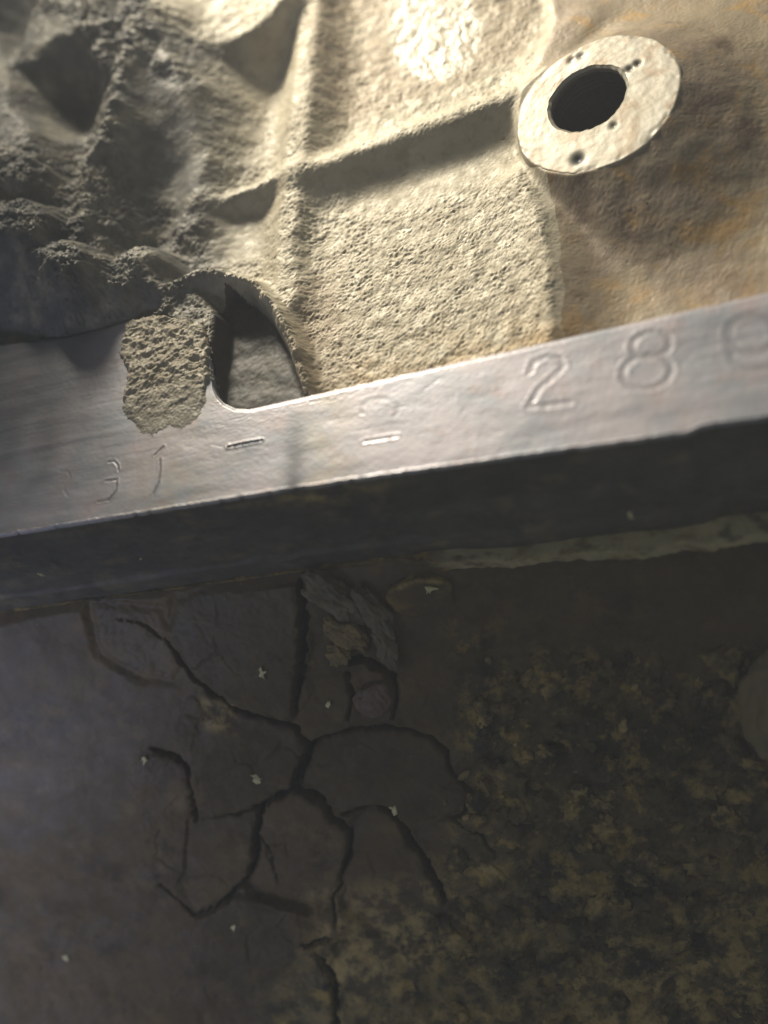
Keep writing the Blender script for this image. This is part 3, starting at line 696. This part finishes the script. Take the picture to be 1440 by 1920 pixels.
# the open cracks, each with its own width along the run
cracks = [
 [(305, 1195, .2), (345, 1252, .7), (390, 1292, 1.0), (450, 1330, 1.3), (510, 1346, .9), (558, 1366, .9), (578, 1402, 1.3), (562, 1450, 1.7), (550, 1478, 1.7)],
 [(550, 1478, 1.4), (490, 1510, 1.0), (445, 1524, .5), (400, 1530, .15)],
 [(490, 1512, 1.2), (480, 1560, 1.3), (478, 1610, 1.1), (462, 1650, .8), (430, 1682, .9), (398, 1705, .5), (362, 1716, .3)],
 [(550, 1478, 1.6), (600, 1500, 1.5), (625, 1535, 1.5), (654, 1562, 1.3), (650, 1612, 1.0), (638, 1655, .4)],
 [(578, 1402, 1.0), (602, 1382, .5), (680, 1366, .4), (770, 1370, .5), (830, 1402, .9), (848, 1452, .7), (884, 1482, .5), (878, 1512, .5), (850, 1530, .3)],
 [(640, 1530, .3), (700, 1510, .5), (722, 1520, 1.0), (745, 1540, 1.2), (782, 1592, 2.0), (812, 1640, 2.0), (832, 1690, .8)],
 [(562, 1085, .6), (572, 1150, 1.6), (572, 1210, 1.8), (556, 1330, .5)],
 [(640, 1236, 1.4), (690, 1240, 1.7), (735, 1272, 1.2), (742, 1310, .6), (735, 1350, .4)],
 [(565, 1766, .3), (580, 1770, 1.1), (622, 1760, .6)],
 [(592, 1782, .4), (612, 1815, 1.8), (626, 1852, 2.2), (630, 1900, 1.4), (632, 1990, .8)],
 [(282, 1405, .5), (315, 1412, 1.0), (350, 1430, 1.2), (362, 1480, .7), (364, 1540, .3)],
 [(655, 1350, .5), (660, 1300, .5), (650, 1262, .7)],
 [(640, 1655, .25), (622, 1690, .4), (630, 1740, .2)],
 [(850, 1530, .3), (905, 1560, .25), (930, 1600, .1)],
 [(362, 1716, .3), (340, 1690, .2), (300, 1660, .1)],
 [(480, 1560, .3), (505, 1600, .15), (520, 1660, .1)],
 [(300, 1195, .25), (260, 1170, .2), (215, 1160, .1)],
]
_sd = np.array([Wp(rng.uniform(120, 1000), rng.uniform(1080, 1960)) for _ in range(130)])
f1 = np.full(LX.shape, 1e9); f2 = f1.copy(); vx = LX + 1.6 * gn(LX / 5, LS / 5, 551) + .5 * gn(LX / 1.3, LS / 1.3, 553); vy = LS + 1.6 * gn(LX / 5, LS / 5, 555) + .5 * gn(LX / 1.3, LS / 1.3, 557)
for q_ in _sd:
    dq = np.hypot(vx - q_[0], vy - q_[1]); f2 = np.minimum(f2, np.maximum(f1, dq)); f1 = np.minimum(f1, dq)
hair = .6 * np.exp(-((f2 - f1) / .35) ** 2) * sstep(.02, .3, gn(LX / 7, LS / 7, 559)) * sstep(-2, 1, pr) * (1 - smoothL) * (1 - .7 * earthy)
hh = hh - .8 * hair
cdist = np.full(LX.shape, 1e9); cid = np.zeros(LX.shape, int); wj = .36 + .36 * gn(LX / 2.0, LS / 2.0, 545) + .15 * gn(LX / .7, LS / .7, 547)
for ic, ck in enumerate(cracks):
    d_, w_ = polyline(lw + .25 * gn(LX / 1.1, LS / 1.1, 541), lv + .25 * gn(LX / 1.1, LS / 1.1, 543), [(*Wp(a, b__), c_) for a, b__, c_ in ck])
    cid = np.where(d_ - w_ * wj < cdist, ic, cid); cdist = np.minimum(cdist, d_ - w_ * wj)
hh = hh - 3.0 * (1 - sstep(-.35, .22, cdist)) + .22 * np.exp(-((cdist - .9) / .7) ** 2) * (.5 + 1.6 * gn(LX / 2.2, LS / 2.2, 549)) * (1 - .6 * smoothL)
hh = np.where(LS < .5, np.minimum(hh, .6 * LS + .3), hh)
Pw = Q0 + LX[..., None] * np.array((1, 0, 0)) + LS[..., None] * SD + hh[..., None] * MD
Pw[..., 1] += 0
tone_p = rng.uniform(0, 1, len(plates)); tone = np.where(pr > -.9, tone_p[plab], .4)
ochre = .8 * wzone([(380, 1310), (440, 1320), (440, 1370), (390, 1360)], 1.5) + np.clip(.05 + .40 * earthy * sstep(Wp(800, 1350)[1], Wp(800, 1800)[1], LS) + .55 * wzone([(560, 1680), (830, 1640), (830, 1800), (620, 1850)], 3) + .9 * wzone([(1150, 1800), (1600, 1700), (1600, 2050), (1050, 2050)], 8), 0, 1)
Nw = grid_normals(Pw)[:, ::1] * -1
flip = lambda a: a[::-1].copy()
film_a = wzone([(-300, 900), (900, 900), (800, 1100), (420, 1250), (300, 1450), (120, 1560), (-300, 1560)], 12)
wattr = dict(tone=flip(tone), ochre=flip(ochre), earthy=flip(earthy), film=flip(film_a))
isd = cdist < .02
lab3 = np.where(isd, 1, np.where(isp, plab + 2, 0))
film = (LS < Wp(700, 1200)[1] - LX * 0.02)
lab3 = np.where((lab3 == 0) & (earthy < .35), -2, lab3)
Lf = flip(lab3)[:-1, :-1]; Pwf = flip(Pw); Nwf = grid_normals(Pwf)
grid_part('oily_wall', Pwf, Lf == -2, GRIME, housing, wattr, Nwf)
o = grid_part('earthy_crust', Pwf, Lf == 0, CRUST, housing, wattr, Nwf)
cf = flip(cid)[:-1, :-1]
for i in range(len(cracks)):
    grid_part('open_crack', Pwf, (Lf == 1) & (cf == i), UNDER, housing, wattr, Nwf)
for i in range(len(plates)):
    grid_part('grime_plate', Pwf, Lf == i + 2, PLATE, housing, wattr, Nwf)

AX = np.array([(1, 0, 0), SD, MD])                 # local axes of the wall
def rotax(a): c, s_ = math.cos(a), math.sin(a); return np.array([c * AX[0] + s_ * AX[1], -s_ * AX[0] + c * AX[1], AX[2]])
def wall_h(px_, py_):
    q = Wp(px_, py_); i = int(np.clip(round((q[1] - ls[0]) / .26), 0, len(ls) - 1)); j = int(np.clip(round((q[0] - lx[0]) / .26), 0, len(lx) - 1))
    return hh[i, j]
def on_wall(px_, py_, extra=0.0): return Wq(px_, py_, wall_h(px_, py_) + extra)
# stubby plug end standing out of the wall
pc = Wq(790, 1122, 1.8)
a_ = np.linspace(0, 2 * math.pi, 73); A = []
axu = np.array((1, .05, -.12)); axu /= np.linalg.norm(axu); axn = unit(np.array((.05, -.80, .60))); axv = np.cross(axn, axu)
for rr, dz in [(.02, 0), (2.0, .05), (3.8, .0), (4.9, -.05), (5.3, -.25), (5.5, -.6), (5.55, -2), (5.6, -4), (5.8, -7)]:
    wv_ = 1 + .22 * gn(np.cos(a_) * 1.3, np.sin(a_) * 1.3, 601) + .03 * gn(np.cos(a_) * 6, np.sin(a_) * 6 + rr, 603)
    A.append(pc + (np.cos(a_) * rr * wv_)[:, None] * axu + (np.sin(a_) * rr * .62 * wv_)[:, None] * axv + (dz + .12 * gn(np.cos(a_) * rr, np.sin(a_) * rr, 607))[:, None] * axn)
A = np.array(A)
_oc = np.zeros(A.shape[:2]); _oc[3:7] = (.4 + .9 * gn(np.cos(a_) * 2, np.sin(a_) * 2, 611))[None]
grid_part('plug_end', A, None, PLATE, housing, dict(ochre=np.clip(_oc * 2, 0, 1) * (np.sin(a_) * .8 + .2).clip(0, 1)[None], earthy=np.full(A.shape[:2], .3)))
# debris clump hanging under the gasket
for i, (cx, cy, ra, rb, rc, an, mt) in enumerate([(622, 1120, 5.5, 2.6, 2.0, .9, DEBRIS), (650, 1186, 3.6, 2.4, 2.0, .7, OCHRE), (702, 1150, 4.8, 2.0, 1.8, 1.2, DEBRIS), (722, 1212, 3.6, 1.6, 1.4, 1.35, DEBRIS), (634, 1228, 1.8, 2.0, 1.0, .3, OCHRE)]):
    blob('debris_lump', on_wall(cx, cy, 1.2), rotax(an), (ra, rb, rc), .55, 1.7, 620 + i * 13, 4, mt, housing)
peb = blob('pebble', on_wall(700, 1312, .9), rotax(.3), (3.1, 3.1, 2.0), .30, 1.3, 650, 4, PINK)
tag(peb, 'small rounded reddish pebble stuck among the cracked grime plates', 'pebble')
lump = blob('rounded_lump', Wq(1478, 1330, 2.0), rotax(.1), (6.8, 10.5, 5), .22, 1.2, 660, 5, OLIVE)
tag(lump, 'smooth olive-brown lump at the right edge beside the earthy crust', 'lump')

# crumbs caught in the crust: nobody could count them
vs, fs, oc, n0 = [], [], [], 0
cnt = 0
while cnt < 640:
    a, b_ = rng.uniform(830, 1480), rng.uniform(1230, 1960)
    if a < 900 + 0 and b_ < 1500: continue
    r = rng.lognormal(-1.0, .5) if cnt > 130 else rng.uniform(.9, 1.9)
    v, f = blob_verts(on_wall(a, b_, r * .15), rotax(rng.uniform(0, 6.28)), (r * rng.uniform(.8, 1.9), r, r * .4), 1.1, 2.2, 700 + cnt, 1 if cnt > 130 else 2)
    oc.append(np.full(len(v), rng.uniform(0, 1) ** 2)); vs.append(v); fs.append(f + n0); n0 += len(v); cnt += 1
o = mesh_np('crumbs', np.concatenate(vs), np.concatenate(fs), CRUST, housing, attrs=dict(ochre=np.concatenate(oc), earthy=np.ones(n0)))
o['kind'] = 'stuff'
# pale flakes lying on the grime, each its own thing
flakes = [
 (482, 1460, 1.1, 'bright yellow-green flake cluster on the large plate left of the deep crack'),
 (614, 1320, .8, 'small curved pale flake just left of the reddish pebble'),
 (271, 1424, .9, 'pale hooked flake at the left, above the narrow plate'),
 (124, 1796, .8, 'triangular pale flake near the lower left corner'),
 (438, 1738, .8, 'pinkish white flake on the plate below the curved crack'),
 (264, 1048, .4, 'tiny bright speck on the dark flange front at left'),
 (76, 1077, .7, 'short upright pale flake at the far left under the flange'),
 (738, 1520, 1.1, 'long yellow flake wedged in the crack right of the dark plate'),
 (1268, 1556, 1.2, 'ochre oval flake on the crust toward the right edge'),
 (912, 1300, 1.0, 'orange flake below the dark shaded wall'),
 (930, 1280, .8, 'narrow curved orange flake above its rounder neighbour'),
 (870, 1452, 1.3, 'tan flake at the right corner of the dark plate'),
 (905, 1478, 1.4, 'yellow-green flake lowest beside the dark plate corner'),
 (805, 1104, 1.2, 'pale chipped flake on the rim of the stubby plug end'),
 (1183, 966, .9, 'short upright greenish flake standing on the gasket edge'),
 (492, 1262, 1.0, 'pale dusty smear flake on the plate under the flange'),
]
for i, (a, b_, r, lb) in enumerate(flakes):
    if i == 14: c = PP(a, b_, (0, -4.0, 0), (0, -1, 0)); axs = np.array([(1, 0, 0), (0, 0, 1), (0, -1, 0)])
    elif i == 13: c = PP(a, b_, pc + axn * .2, axn); axs = np.array([axu, axv, axn])
    elif i == 5 or i == 6:
        p = PP(a, b_, (0, -.6, 0), (0, -1, 0)); axs = np.array([(1, 0, 0), (0, 0, 1), (0, -1, 0)]); c = p
    else: c = on_wall(a, b_, .25); axs = rotax(rng.uniform(0, 3.1))
    o = shard('grit_flake', c, axs, r * (1.0 if i != 5 else .7), .3, 900 + 7 * i, OCHRE if i in (8, 9, 10, 11, 12) else CHIP, None, .6 if i in (6, 10, 14) else 1.2)
    tag(o, lb, 'flake', 'pale flakes on the grime')
print('objects', len(bpy.data.objects))

# ------------------------------------------------------------------ haze volume added to give the bluish veil
lo = np.array((-190., -190., -140.)); hi = np.array((150., 160., CAM[2] + 12.0)); lo = np.minimum(lo, CAM - 60); hi = np.maximum(hi, CAM + 60)
v = np.array([(x, y, z) for x in (lo[0], hi[0]) for y in (lo[1], hi[1]) for z in (lo[2], hi[2])])
hm = bpy.data.materials.new('haze_veil'); hm.use_nodes = True; hn = hm.node_tree
hn.nodes.remove(hn.nodes['Principled BSDF']); pv = hn.nodes.new('ShaderNodeVolumePrincipled')
pv.inputs['Density'].default_value = HAZE; pv.inputs['Color'].default_value = (.88, .90, 1.0, 1)
hn.links.new(pv.outputs[0], hn.nodes['Material Output'].inputs['Volume'])
hz = mesh_np('haze', v, np.array([(0, 1, 3, 2), (4, 6, 7, 5), (0, 4, 5, 1), (2, 3, 7, 6), (0, 2, 6, 4), (1, 5, 7, 3)]), hm, smooth=False)
tag(hz, 'thin bluish haze added in front of the casting as a veil', 'haze', kind='stuff')
